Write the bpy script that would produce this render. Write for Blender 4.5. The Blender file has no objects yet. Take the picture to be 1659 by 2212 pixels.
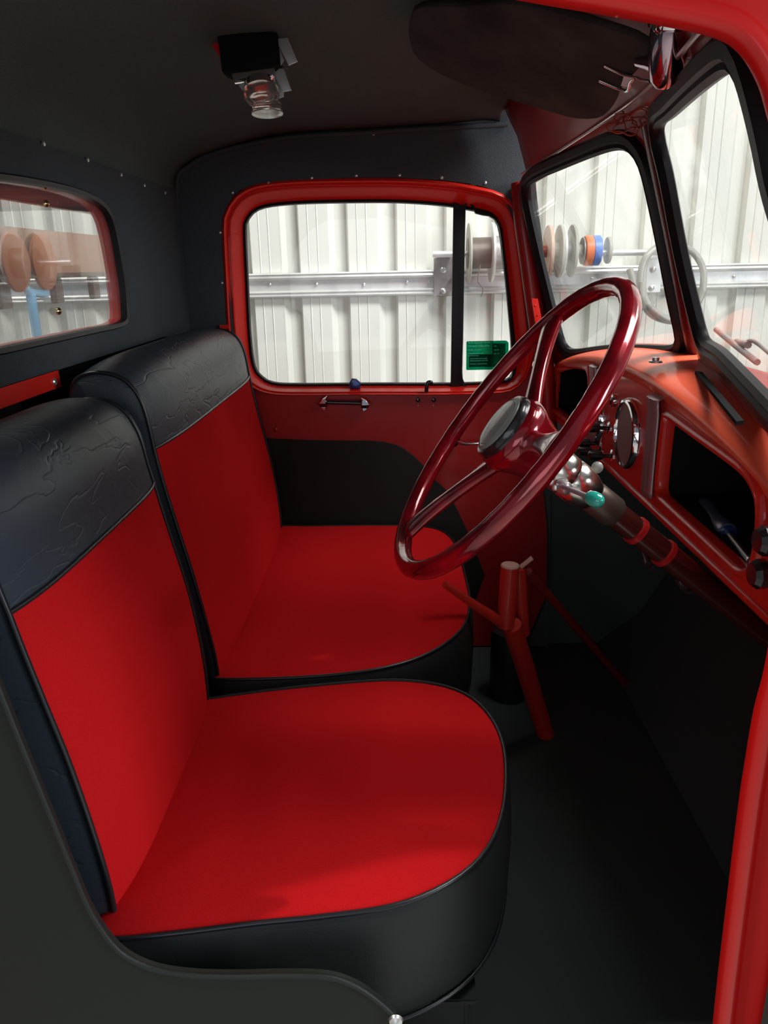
import bpy, bmesh, math, random
from mathutils import Vector, Matrix
random.seed(4)
R = math.radians
# ---------------------------------------------------------------- camera / light
# All dimensions below are written relative to the camera height (1.70 m above the shed floor).
ZC = 1.70
FPX, CX, CY = 1661.0, 829.5, 1106.0
def _n(v): return Vector(v).normalized()
_ey = _n((23, -534, FPX))
_dy = FPX * FPX / (534 - 23 * .0218)
_ed = _n((.0218 * _dy, _dy, FPX))
_ex = _ed.cross(_ey)
def _world(c): c = Vector(c); return Vector((c.dot(_ex), c.dot(_ey), -c.dot(_ed)))
sc = bpy.context.scene
cam = bpy.data.cameras.new('camera'); camo = bpy.data.objects.new('camera', cam)
sc.collection.objects.link(camo); sc.camera = camo
cam.sensor_fit = 'HORIZONTAL'; cam.sensor_width = 36; cam.lens = 36 * FPX / 1659
cam.clip_start = .01
_r, _u, _f = _world((1, 0, 0)), _world((0, -1, 0)), _world((0, 0, 1))
_m = Matrix((_r, _u, -_f)).transposed().to_4x4(); _m.translation = (0, 0, ZC)
camo.matrix_world = _m

w = bpy.data.worlds.new('world'); sc.world = w; w.use_nodes = True
bg = w.node_tree.nodes['Background']
bg.inputs[0].default_value = (.80, .90, 1.0, 1); bg.inputs[1].default_value = .21

def area(name, loc, target, sx, sy, power, col=(1, 1, 1)):
    l = bpy.data.lights.new(name, 'AREA'); l.shape = 'RECTANGLE'; l.size = sx; l.size_y = sy
    l.energy = power; l.color = col
    o = bpy.data.objects.new(name, l); sc.collection.objects.link(o)
    o.location = Vector(loc) + Vector((0, 0, ZC))
    d = Vector(target) - Vector(loc)
    o.rotation_euler = d.to_track_quat('-Z', 'Y').to_euler(); return o
def sun(name, d, power, angle, col):
    l = bpy.data.lights.new(name, 'SUN'); l.energy = power; l.angle = R(angle); l.color = col
    o = bpy.data.objects.new(name, l); sc.collection.objects.link(o)
    o.rotation_euler = Vector(d).to_track_quat('-Z', 'Y').to_euler(); return o
# added lamp above the gap beside the truck, brightens the shed wall
area('shed_wall_fill', (3.2, 2.3, 2.2), (.5, 3.3, -.4), 3.4, .7, 68, (1, .99, .95))
# daylight through the open shed door ahead of the driver's side
area('open_shed_door', (4.0, -1.0, .5), (-.4, .9, -.4), 1.1, 1.8, 110, (.88, .94, 1))
# soft daylight from the open side behind the photographer
area('open_side', (-.7, -3.2, .1), (.25, 1.0, -.5), 3.0, 1.8, 26, (.92, .96, 1))
area('dash_top_fill', (1.2, 1.25, 2.1), (.47, 1.25, -.2), 1.0, 1.8, 150, (1, .99, .97))  # added lamp over the windscreen to brighten the dash shelf
sun('sun', (.62, .20, -1), 1.3, 1.3, (1, .93, .84))
sc.view_settings.view_transform = 'Standard'; sc.view_settings.look = 'None'
sc.view_settings.gamma = 1; sc.view_settings.use_curve_mapping = False
sc.view_settings.exposure = 0.0

# ---------------------------------------------------------------- helpers
def ray(u, v): return _world(((u - CX) / FPX, (v - CY) / FPX, 1))
def P(u, v, ax, val):
    """point of the photograph (u, v) that lies on the plane ax = val"""
    r = ray(u, v); return r * (val / r['XYZ'.index(ax)])
class Frame:
    def __init__(s, o, U, V):
        s.o, s.U, s.V = Vector(o), _n(U), _n(V)
        s.N = s.U.cross(s.V).normalized(); s.V = s.N.cross(s.U)
    def at(s, a, b, h=0): return s.o + s.U * a + s.V * b + s.N * h
    def px(s, u, v):
        r = ray(u, v); p = r * (s.o.dot(s.N) / r.dot(s.N)); d = p - s.o
        return (d.dot(s.U), d.dot(s.V))
def coll(o): sc.collection.objects.link(o)
def mesh(name, vs, fs, mat, parent=None, smooth=False, kind=None, label=None, auto=None):
    me = bpy.data.meshes.new(name); me.from_pydata([(v[0], v[1], v[2] + ZC) for v in vs], [], fs)
    return fin(name, me, mat, parent, smooth, kind, label, auto)
def fin(name, me, mat, parent=None, smooth=False, kind=None, label=None, auto=None):
    bm = bmesh.new(); bm.from_mesh(me); bmesh.ops.recalc_face_normals(bm, faces=bm.faces); bm.to_mesh(me); bm.free()
    me.materials.append(mat)
    if smooth or auto:
        for p in me.polygons: p.use_smooth = True
    if auto: me.set_sharp_from_angle(angle=R(auto))
    o = bpy.data.objects.new(name, me); coll(o)
    if parent: adopt(o, parent)
    if kind: o['kind'] = kind
    if label: o['label'] = label
    return o
def root_of(o):
    v = Vector((0, 0, 0))
    while o: v += o.location; o = o.parent
    return v
def adopt(o, parent):
    o.parent = parent
    o.matrix_parent_inverse = Matrix.Translation(-root_of(parent)) if parent.type == 'EMPTY' else Matrix.Identity(4)
def thing(name, loc, label=None, cat=None, group=None, kind=None):
    o = bpy.data.objects.new(name, None); coll(o); o.location = Vector(loc) + Vector((0, 0, ZC))
    o.empty_display_size = .05
    return tag(o, label, cat, group, kind)
def tag(o, label=None, cat=None, group=None, kind=None):
    if label: o['label'] = label
    if cat: o['category'] = cat
    if group: o['group'] = group
    if kind: o['kind'] = kind
    return o
def catmull(pts, closed=True, k=6):
    pts = [Vector(p) for p in pts]; n = len(pts); out = []
    for i in range(n if closed else n - 1):
        g = (lambda j: pts[j % n]) if closed else (lambda j: pts[max(0, min(n - 1, j))])
        a, b, c, d = g(i - 1), g(i), g(i + 1), g(i + 2)
        for q in range(k):
            t = q / k
            out.append(.5 * ((2 * b) + (c - a) * t + (2 * a - 5 * b + 4 * c - d) * t * t + (3 * b - a - 3 * c + d) * t ** 3))
    if not closed: out.append(pts[-1])
    return out
def resample(pts, n, closed=True):
    q = pts + [pts[0]] if closed else pts
    L = [0]
    for i in range(1, len(q)): L.append(L[-1] + (q[i] - q[i - 1]).length)
    out = []; j = 0
    for i in range(n):
        s = L[-1] * i / (n if closed else n - 1)
        while j < len(q) - 2 and L[j + 1] < s: j += 1
        t = (s - L[j]) / max(1e-9, L[j + 1] - L[j]); out.append(q[j].lerp(q[j + 1], min(1, t)))
    return out
def loopn(pts2):
    """outward unit normals of a closed 2-D loop"""
    n = len(pts2); A = sum(pts2[i][0] * pts2[(i + 1) % n][1] - pts2[(i + 1) % n][0] * pts2[i][1] for i in range(n))
    s = 1 if A > 0 else -1; out = []
    for i in range(n):
        a, b = pts2[i - 1], pts2[(i + 1) % n]
        t = Vector((b[0] - a[0], b[1] - a[1])); out.append(Vector((t.y, -t.x)).normalized() * s)
    return out
def loft(name, loops, mat, parent=None, cap0=False, cap1=False, smooth=True, closed=True, **kw):
    n = len(loops[0]); vs = [p for l in loops for p in l]; fs = []
    for i in range(len(loops) - 1):
        for j in range(n if closed else n - 1):
            k = (j + 1) % n
            fs.append((i * n + j, i * n + k, (i + 1) * n + k, (i + 1) * n + j))
    if cap0: fs.append(tuple(range(n)))
    if cap1: fs.append(tuple((len(loops) - 1) * n + j for j in range(n)))
    return mesh(name, vs, fs, mat, parent, smooth, **kw)
def ring(name, loop2, prof, fr, mat, parent=None, closeprof=True, fac=None, **kw):
    nn = loopn(loop2)
    if fac: nn = [m * f for m, f in zip(nn, fac)]
    L = [[fr.at(p[0] + m.x * o, p[1] + m.y * o, h) for p, m in zip(loop2, nn)] for o, h in prof]
    if closeprof: L.append(L[0])
    kw.setdefault('auto', 50)
    return loft(name, L, mat, parent, **kw)
def plate(name, outer, holes, fr, th, mat, parent=None, bevel=0, **kw):
    cu = bpy.data.curves.new(name, 'CURVE'); cu.dimensions = '2D'; cu.fill_mode = 'BOTH'
    cu.extrude = max(th / 2 - bevel, .0001); cu.bevel_depth = bevel; cu.bevel_resolution = 1
    for L in [outer] + holes:
        s = cu.splines.new('POLY'); s.points.add(len(L) - 1); s.use_cyclic_u = True
        for i, p in enumerate(L): s.points[i].co = (p[0], p[1], 0, 1)
    ob = bpy.data.objects.new(name, cu); coll(ob)
    dg = bpy.context.evaluated_depsgraph_get()
    me = bpy.data.meshes.new_from_object(ob.evaluated_get(dg))
    bpy.data.objects.remove(ob); bpy.data.curves.remove(cu)
    M = Matrix((fr.U, fr.V, fr.N)).transposed().to_4x4(); M.translation = fr.o + Vector((0, 0, ZC))
    me.transform(M); me.materials.clear(); me.name = name
    bm = bmesh.new(); bm.from_mesh(me); bmesh.ops.remove_doubles(bm, verts=bm.verts, dist=1e-5); bm.to_mesh(me); bm.free()
    kw.setdefault('auto', 35)
    return fin(name, me, mat, parent, **kw)
def frames(path, closed):
    n = len(path); T = []
    for i in range(n):
        a = path[i - 1] if (i or closed) else path[0]; b = path[(i + 1) % n] if (i < n - 1 or closed) else path[-1]
        T.append((b - a).normalized())
    up = Vector((0, 0, 1)) if abs(T[0].z) < .9 else Vector((1, 0, 0))
    x = T[0].cross(up).normalized(); out = []
    for t in T:
        x = (x - t * x.dot(t)).normalized(); out.append((x, t.cross(x)))
    return out
def tube(name, path, r, mat, parent=None, closed=False, n=10, sq=1, k=1, **kw):
    path = [Vector(p) for p in path]
    if k > 1: path = catmull(path, closed, k)
    rr = r if callable(r) else (lambda t: r)
    F = frames(path, closed); m = len(path); L = []
    for i, (p, (x, y)) in enumerate(zip(path, F)):
        q = rr(i / max(1, m - 1))
        L.append([p + (x * math.cos(2 * math.pi * j / n) + y * sq * math.sin(2 * math.pi * j / n)) * q for j in range(n)])
    if closed: L.append(L[0])
    kw.setdefault('auto', 50)
    return loft(name, L, mat, parent, cap0=not closed, cap1=not closed, **kw)
def lathe(name, o, axis, prof, mat, parent=None, n=28, sx=1, side=None, **kw):
    """prof: list of (radius, distance along axis)"""
    a = _n(axis); s = Vector(side) if side else (Vector((0, 0, 1)) if abs(a.z) < .9 else Vector((1, 0, 0)))
    x = a.cross(s).normalized(); y = a.cross(x); o = Vector(o)
    L = [[o + a * h + (x * math.cos(2 * math.pi * j / n) * sx + y * math.sin(2 * math.pi * j / n)) * max(r, 1e-5) for j in range(n)] for r, h in prof]
    kw.setdefault('auto', 40)
    return loft(name, L, mat, parent, cap0=True, cap1=True, **kw)
def box(name, c, s, mat, parent=None, rot=None, bevel=.0, **kw):
    me = bpy.data.meshes.new(name); bm = bmesh.new(); bmesh.ops.create_cube(bm, size=1)
    bmesh.ops.scale(bm, vec=s, verts=bm.verts)
    if bevel: bmesh.ops.bevel(bm, geom=bm.edges[:], offset=bevel, segments=2, affect='EDGES')
    if rot is not None: bmesh.ops.transform(bm, matrix=rot.to_4x4(), verts=bm.verts)
    bmesh.ops.translate(bm, vec=Vector(c) + Vector((0, 0, ZC)), verts=bm.verts)
    bm.to_mesh(me); bm.free(); kw.setdefault('auto', 40)
    return fin(name, me, mat, parent, **kw)
def grid(name, rows, mat, parent=None, th=0, **kw):
    o = loft(name, rows, mat, parent, closed=False, **kw)
    if th:
        m = o.modifiers.new('thickness', 'SOLIDIFY'); m.thickness = th; m.offset = 0
    return o
def rrect(a0, b0, a1, b1, r, k=5):
    out = []
    for cx, cy, s in ((a1 - r, b1 - r, 0), (a0 + r, b1 - r, 90), (a0 + r, b0 + r, 180), (a1 - r, b0 + r, 270)):
        for i in range(k + 1):
            t = R(s + 90 * i / k); out.append(Vector((cx + r * math.cos(t), cy + r * math.sin(t))))
    return out

# ---------------------------------------------------------------- materials
def mat(name, col, rough=.5, metal=0, coat=0, spec=.5, trans=0, ior=1.45, bump=None, bump2=None, var=None, emit=None, coat_rough=.03, sheen=0, alpha=1):
    m = bpy.data.materials.new(name); m.use_nodes = True; nt = m.node_tree; b = nt.nodes['Principled BSDF']
    b.inputs['Base Color'].default_value = (*col, 1); b.inputs['Roughness'].default_value = rough
    b.inputs['Metallic'].default_value = metal; b.inputs['Coat Weight'].default_value = coat
    b.inputs['Coat Roughness'].default_value = coat_rough
    b.inputs['Specular IOR Level'].default_value = spec; b.inputs['Transmission Weight'].default_value = trans
    b.inputs['IOR'].default_value = ior; b.inputs['Sheen Weight'].default_value = sheen; b.inputs['Alpha'].default_value = alpha
    tc = nt.nodes.new('ShaderNodeTexCoord')
    def noise(scale, detail=4, dist=0):
        t = nt.nodes.new('ShaderNodeTexNoise'); t.inputs['Scale'].default_value = scale; t.inputs['Detail'].default_value = detail
        t.inputs['Distortion'].default_value = dist
        nt.links.new(tc.outputs['Object'], t.inputs['Vector']); return t
    prev = None
    for bb in (bump, bump2):
        if bb:
            t = noise(bb[0], bb[2] if len(bb) > 2 else 4, bb[3] if len(bb) > 3 else 0)
            bp = nt.nodes.new('ShaderNodeBump'); bp.inputs['Strength'].default_value = bb[1]; bp.inputs['Distance'].default_value = .002
            nt.links.new(t.outputs['Fac'], bp.inputs['Height'])
            if prev: nt.links.new(prev.outputs['Normal'], bp.inputs['Normal'])
            prev = bp
    if prev: nt.links.new(prev.outputs['Normal'], b.inputs['Normal'])
    if var:
        t = noise(var[0], 5); rp = nt.nodes.new('ShaderNodeValToRGB')
        rp.color_ramp.elements[0].position = .3; rp.color_ramp.elements[1].position = .72
        rp.color_ramp.elements[0].color = (*col, 1); rp.color_ramp.elements[1].color = (*var[1], 1)
        nt.links.new(t.outputs['Fac'], rp.inputs['Fac']); nt.links.new(rp.outputs['Color'], b.inputs['Base Color'])
    return m
def creases(m):
    nt = m.node_tree; b = nt.nodes['Principled BSDF']; prev = b.inputs['Normal'].links[0].from_socket
    tc = nt.nodes.new('ShaderNodeTexCoord'); mp = nt.nodes.new('ShaderNodeMapping'); mp.inputs['Scale'].default_value = (4, 4, 15); mp.inputs['Rotation'].default_value = (.7, .2, .3)
    nz = nt.nodes.new('ShaderNodeTexNoise'); nz.inputs['Scale'].default_value = 1.3; nz.inputs['Detail'].default_value = 3; nz.inputs['Distortion'].default_value = .35
    rp = nt.nodes.new('ShaderNodeValToRGB'); e = rp.color_ramp.elements; e[0].position = .485; e[0].color = (1, 1, 1, 1); e[1].position = .515; e[1].color = (1, 1, 1, 1)
    x = e.new(.5); x.color = (0, 0, 0, 1)
    bp = nt.nodes.new('ShaderNodeBump'); bp.inputs['Strength'].default_value = .35; bp.inputs['Distance'].default_value = .0015
    nt.links.new(tc.outputs['Object'], mp.inputs['Vector']); nt.links.new(mp.outputs[0], nz.inputs['Vector']); nt.links.new(nz.outputs['Fac'], rp.inputs['Fac'])
    nt.links.new(rp.outputs['Color'], bp.inputs['Height']); nt.links.new(prev, bp.inputs['Normal']); nt.links.new(bp.outputs['Normal'], b.inputs['Normal'])
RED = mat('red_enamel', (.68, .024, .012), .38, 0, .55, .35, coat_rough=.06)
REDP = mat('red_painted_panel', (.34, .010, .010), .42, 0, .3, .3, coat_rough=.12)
BRED = mat('bright_red_enamel', (.88, .022, .012), .40, 0, .25, .3)
REDD = mat('dark_maroon_paint', (.10, .004, .006), .4, 0, .4)
FABRIC = mat('red_seat_cloth', (.46, .009, .011), .95, 0, 0, .02, bump=(900, .3, 2), var=(600, (.56, .012, .014)))
VINYL = mat('black_vinyl', (.030, .040, .053), .42, 0, 0, .5, bump=(420, .12, 3), bump2=(9, .55, 6, 2.0))
creases(VINYL)
VINYLS = mat('shaded_black_vinyl', (.015, .018, .017), .5, 0, 0, .4, bump=(420, .12, 3), bump2=(9, .4, 5, 1.5))  # darker copy of the seat vinyl, cushion-side shade put into its colour
CARPET = mat('black_carpet', (.058, .070, .066), .95, 0, 0, .1, bump=(200, .4, 3))
VINYLP = mat('black_vinyl_piping', (.014, .015, .018), .3, 0, 0, .6)
FELT = mat('black_felt_lining', (.078, .098, .090), .95, 0, 0, .15, bump=(500, .6, 3), var=(300, (.10, .125, .116)))
FELTB = mat('charcoal_felt_lining', (.060, .070, .076), .95, 0, 0, .15, bump=(500, .6, 3), var=(400, (.08, .092, .10)))
RUBBER = mat('black_rubber', (.008, .008, .010), .45, 0, 0, .35)
MATBLK = mat('black_floor_mat', (.045, .057, .053), .8, 0, 0, .25, bump=(120, .3, 3))
GREYBLK = mat('dark_grey_board', (.0125, .0150, .0130), .6, 0, 0, .35, bump=(60, .1, 3))
VOID = mat('black_paint', (.012, .013, .014), .9, 0, 0, .1)
CHROME = mat('chrome', (.86, .86, .88), .08, 1)
CHROMED = mat('fluted_chrome', (.40, .34, .36), .32, .55)
STEEL = mat('zinc_screw', (.75, .75, .74), .35, .9)
PSTEEL = mat('pale_plated_steel', (.52, .58, .60), .38, .3)
CANDY = mat('deep_red_glossy_resin', (.15, .003, .007), .17, .35, .9, .6, bump=(30, .12, 2, .8), var=(24, (.42, .005, .016)))
HORN = mat('grey_horn_cap', (.30, .31, .29), .4, 0, .4, .5, bump=(60, .2, 3))
GREEN = mat('turquoise_knob', (.02, .42, .33), .12, 0, 1)
DIAL = mat('smoked_dial', (.26, .20, .19), .55, 0, .0, bump=(40, .3, 3))
BLKPL = mat('black_plastic', (.012, .012, .014), .25, 0, .5)
BLUEPL = mat('blue_plastic', (.01, .03, .16), .3, 0, .5)
WALLM = mat('cream_steel_sheet', (.78, .78, .71), .38, 0, .2, .5, bump=(6, .05, 2), var=(1.5, (.72, .73, .68)))
GALV = mat('galvanised_steel', (.62, .62, .61), .42, .55, 0, .5, bump=(40, .15, 3), var=(18, (.78, .78, .77)))
GALVD = mat('dull_galvanised', (.26, .24, .23), .5, .4, 0, .5, var=(40, (.40, .37, .37)))
PVC = mat('grey_plastic_disc', (.42, .41, .36), .5)
HOSE = mat('clear_grey_hose', (.45, .44, .40), .3, 0, .3, .5, trans=.25)
ORANGE = mat('orange_tape', (.80, .23, .10), .4)
BLUE = mat('blue_tape', (.10, .22, .62), .35)
WIRE = mat('brown_red_wire', (.35, .07, .04), .4)
BROWN = mat('rust_brown_board', (.30, .13, .08), .5, 0, .3, var=(8, (.36, .20, .13)))
DKBROWN = mat('dark_brown_steel', (.10, .06, .045), .5)
PALEB = mat('pale_blue_steel', (.22, .48, .72), .4)
CONC = mat('concrete', (.36, .35, .33), .85, bump=(30, .3), var=(3, (.46, .45, .42)))
WORN = mat('dusty_visor_felt', (.035, .032, .030), .95, 0, 0, .1, bump=(200, .8, 4), var=(14, (.075, .068, .060)))
def glassmat(name, tint=(1, 1, 1), refl=1.0, dirt=0.0):
    m = bpy.data.materials.new(name); m.use_nodes = True; nt = m.node_tree; nt.nodes.clear()
    out = nt.nodes.new('ShaderNodeOutputMaterial'); tr = nt.nodes.new('ShaderNodeBsdfTransparent'); gl = nt.nodes.new('ShaderNodeBsdfGlossy')
    fr = nt.nodes.new('ShaderNodeFresnel'); fr.inputs[0].default_value = 1.5; gl.inputs['Roughness'].default_value = .0
    tr.inputs[0].default_value = (*tint, 1); mx = nt.nodes.new('ShaderNodeMixShader')
    mu = nt.nodes.new('ShaderNodeMath'); mu.operation = 'MULTIPLY'; mu.inputs[1].default_value = refl
    nt.links.new(fr.outputs[0], mu.inputs[0]); nt.links.new(mu.outputs[0], mx.inputs[0])
    nt.links.new(tr.outputs[0], mx.inputs[1]); nt.links.new(gl.outputs[0], mx.inputs[2])
    last = mx
    if dirt:
        df = nt.nodes.new('ShaderNodeBsdfDiffuse'); df.inputs[0].default_value = (.8, .78, .74, 1)
        tc = nt.nodes.new('ShaderNodeTexCoord'); nz = nt.nodes.new('ShaderNodeTexNoise'); nz.inputs['Scale'].default_value = 90; nz.inputs['Detail'].default_value = 2
        rp = nt.nodes.new('ShaderNodeValToRGB'); rp.color_ramp.elements[0].position = .62; rp.color_ramp.elements[1].position = .78
        rp.color_ramp.elements[0].color = (dirt * .25,) * 3 + (1,); rp.color_ramp.elements[1].color = (dirt,) * 3 + (1,)
        nt.links.new(tc.outputs['Object'], nz.inputs['Vector']); nt.links.new(nz.outputs['Fac'], rp.inputs['Fac'])
        m2 = nt.nodes.new('ShaderNodeMixShader'); nt.links.new(rp.outputs['Color'], m2.inputs[0])
        nt.links.new(mx.outputs[0], m2.inputs[1]); nt.links.new(df.outputs[0], m2.inputs[2]); last = m2
    nt.links.new(last.outputs[0], out.inputs[0]); return m
GLASS = glassmat('clear_glass', (.985, .995, .99), .6)
GLASSW = glassmat('windscreen_glass', (.97, .98, .975), .30, .03)
GLASSR = glassmat('dusty_glass', (.96, .965, .96), .35, .18)
STICK = glassmat('green_label_film', (.0, .40, .26), .3)
STICKD = glassmat('dark_green_print', (.2, .36, .36), .2)
STICKT = mat('pale_green_print', (.25, .95, .78), .6)
LENS = mat('clear_lens', (.95, .93, .88), .05, 0, 0, .5, trans=.9)

# ---------------------------------------------------------------- shed around the truck
YW = 3.30
floor = box('floor', (0.5, 1.0, -1.75), (14, 10, .1), CONC, kind='structure')
def shed_wall():
    root = thing('wall_back', (0, YW, -1.7), kind='structure')
    x0 = P(600, 444, 'Y', YW).x; pitch = .1985
    # cross-section of one rib and pan, starting at the rib's left edge; d = how far the sheet steps back
    sec = [(0, 0), (.022, .036), (.070, .036), (.080, 0), (.112, 0), (.115, -.003), (.118, 0), (.150, 0), (.153, -.003), (.156, 0)]
    for s in range(-6, 7):                       # sheets, each four ribs wide
        xs = []
        for k in range(4):
            for a, d in sec: xs.append((x0 + (s * 4 + k) * pitch + a, d))
        xs.append((x0 + (s * 4 + 4) * pitch + .004, 0))
        lo, hi = -1.7, 2.1
        A = [Vector((x, YW + d + (.0012 if s % 2 else 0), lo)) for x, d in xs]; B = [Vector((x, YW + d + (.0012 if s % 2 else 0), hi)) for x, d in xs]
        grid('steel_sheet', [A, B], WALLM, root, th=.001, smooth=False)
    return root
shed_wall()
# horizontal steel rail on the wall
zr1 = P(700, 588, 'Y', YW - .03).z; zr2 = P(700, 641, 'Y', YW - .03).z
rail = thing('wall_rail', (0, YW - .03, zr2), 'long galvanised steel rail running across the cream shed wall', 'rail')
h = zr1 - zr2
prof = [(0, 0), (-.028, 0), (-.032, h * .06), (-.026, h * .12), (-.030, h * .20), (-.024, h * .27), (-.004, h * .29), (-.004, h * .68),
        (-.024, h * .71), (-.030, h * .80), (-.026, h * .88), (-.032, h * .94), (-.028, h), (0, h)]
rows = []
for x in (-5.6, 5.6):
    rows.append([Vector((x, YW - .004 + a, zr2 + b - x * .0)) for a, b in prof])
loft('channel', rows, GALV, rail, closed=True, cap0=True, cap1=True, smooth=False)
for u, v in [(583, 614), (684, 613), (786, 614), (879, 609), (927, 608), (1182, 604), (1279, 602), (1328, 600), (1586, 598)]:
    p = P(u, v, 'Y', YW - .012)
    lathe('screw', p, (0, -1, 0), [(.006, 0), (.006, .004), (.003, .006), (.0025, .016), (.001, .018)], STEEL, rail, n=8)
def bracket(uc, v0, v1, w, m, label):
    a, b = P(uc, v0, 'Y', YW - .05), P(uc, v1, 'Y', YW - .05)
    t = thing('mounting_plate', (a.x, YW - .045, b.z), label, 'bracket', 'plates holding the rod on the rail')
    box('plate', ((a.x + b.x) / 2, YW - .042, (a.z + b.z) / 2), (w, .006, a.z - b.z), m, t, bevel=.002)
    box('rod_tab', (a.x, YW - .075, a.z + .004), (w * .7, .07, .006), m, t, bevel=.001)
    box('rod_tab', (a.x, YW - .106, a.z + .012), (w * .7, .005, .024), m, t, bevel=.001)
    for q in (.32, .86):
        lathe('bolt', (a.x, YW - .045, a.z + (b.z - a.z) * q), (0, -1, 0), [(.012, 0), (.012, .004), (.007, .008), (.002, .009)], STEEL, t, n=10)
    return t
bracket(958, 556, 640, .078, GALVD, 'dull speckled galvanised plate seen left of the dark window divider')
bracket(1413, 558, 632, .062, mat('bright_galvanised', (.88, .88, .88), .4, .2), 'bright white plate with two bolts behind the hanging hose')
YR = YW - .14
rz = P(1150, 547, 'Y', YR).z
ra, rb = P(935, 549, 'Y', YR), P(1440, 545, 'Y', YR)
tag(tube('wall_rod', [(ra.x, YR, ra.z), (rb.x, YR, rb.z)], .012, GALV, n=12), 'long steel rod carrying the spools in front of the shed wall', 'rod')
def spool(name, parts, label, cat='spool', group=None, ns=24):
    """parts: (part name, u, radius, half length along the rod, material)"""
    c = P(parts[0][1], 547, 'Y', YR); t = thing(name, (c.x, YR, c.z), label, cat, group)
    for pn, u, r, hl, m in parts:
        q = P(u, 547, 'Y', YR); bv = min(.003, hl * .4)
        lathe(pn, (q.x - hl, YR, ra.z), (1, 0, 0), [(.0125, 0), (r - bv, 0), (r, bv), (r, 2 * hl - bv), (r - bv, 2 * hl), (.0125, 2 * hl)], m, t, n=ns)
    return t
STEELB = mat('brushed_drum_wire', (.15, .13, .11), .45, .3, bump=(300, .4, 2))
s = spool('wire_reel', [('drum', 1036, .058, .048, STEELB), ('flange', 1013, .112, .004, PVC), ('flange', 1062, .112, .005, GALV)],
      'large reel of grey wire seen through the small vent window')
q = P(1062, 570, 'Y', YR)
tube('wire_end', [(q.x - .05, YR - .06, q.z), (q.x - .06, YR - .07, q.z - .06), (q.x - .04, YR - .07, q.z - .09), (q.x - .046, YR - .07, q.z - .12)], .002, STEELB, s, k=5, n=6)
spool('drum_spool', [('drum', 1080, .062, .03, GALVD), ('flange', 1106, .07, .004, GALVD)], 'plain metal drum on the rod, half hidden by the door frame')
spool('flat_spool', [('disc', 1184, .098, .007, mat('clay_disc', (.55, .36, .28), .5)), ('core', 1170, .022, .03, WIRE)], 'brown tinted thin disc on the rod beside the left edge of the far windscreen')
spool('double_disc', [('disc', 1208, .098, .006, PVC), ('disc', 1213, .098, .005, GALV), ('core', 1198, .034, .02, PVC)], 'pair of pale grey discs pressed together, second along the rod through the windscreen')
spool('grey_spool', [('disc', 1235, .098, .006, PVC), ('core', 1224, .034, .016, GALVD), ('disc', 1241, .064, .004, PVC)], 'single grey disc spool with a smaller disc on its right side')
spool('cream_spool', [('core', 1251, .024, .012, PVC), ('disc', 1258, .050, .004, GALVD)], 'small cream cored spool left of the orange tape roll')
spool('tape_roll', [('tape', 1269.5, .056, .0155, ORANGE)], 'orange tape roll on the rod', 'tape', 'coloured tape rolls on the rod')
spool('tape_roll', [('tape', 1286, .056, .0155, BLUE)], 'blue tape roll on the rod', 'tape', 'coloured tape rolls on the rod')
spool('small_disc', [('disc', 1313, .050, .007, PVC)], 'lone small brown-grey disc right of the blue tape roll')
# coiled hose hanging off the rod
pts = [(1445, 528), (1420, 534), (1393, 560), (1383, 600), (1386, 640), (1400, 672), (1430, 690), (1470, 690), (1510, 650), (1520, 590), (1500, 548), (1462, 530),
       (1425, 532), (1398, 555), (1389, 600), (1395, 650), (1425, 680), (1455, 690), (1500, 660)]
hp = [P(u, v, 'Y', YW - .17 - .035 * math.sin(i * .5)) for i, (u, v) in enumerate(pts)]
hs = thing('garden_hose', (hp[0].x, YW - .17, hp[5].z), 'coil of pale clear hose hanging on the shed wall rod end', 'hose')
tube('coil', hp, .0135, HOSE, hs, k=6, n=10)
tube('hose_end', [P(1360, 580, 'Y', YW - .2), P(1368, 610, 'Y', YW - .2), P(1378, 645, 'Y', YW - .19), P(1392, 665, 'Y', YW - .18)], .013, HOSE, hs, k=5, n=10)
tube('hose_end', [P(1388, 610, 'Y', YW - .22), P(1388, 640, 'Y', YW - .23), P(1394, 655, 'Y', YW - .22)], .012, HOSE, hs, k=5, n=10)

# ---------------------------------------------------------------- cab shell
YD = 2.08           # inner face of the passenger door side
YN = 0.62           # plane of the driver's door opening
XB = -.55           # back lining
ZF = -1.10          # cab floor
YM = 1.40           # centre line of the cab
tag(box('floor_cab', (.16, 1.36, ZF - .01), (1.48, 1.50, .02), MATBLK), kind='structure')
box('wall_firewall', (.86, 1.36, -.68), (.02, 1.50, .82), CARPET, kind='structure')
box('wall_left_cowl', (.63, 2.105, -.70), (.50, .012, .84), CARPET, kind='structure')
box('wall_right_cowl', (.62, .600, -.70), (.50, .012, .84), CARPET, kind='structure')
box('wall_left_top', (-.12, 2.125, .36), (.90, .02, .26), FELTB, kind='structure')
box('wall_cowl', (.69, 1.36, -.262), (.34, 1.50, .012), REDP, kind='structure')
# toe board
tb = [[Vector((.60, y, ZF + .002)), Vector((.72, y, ZF + .10)), Vector((.85, y, ZF + .34))] for y in (.62, 2.10)]
grid('floor_toe_board', tb, CARPET, th=.01, kind='structure', smooth=False)
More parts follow.
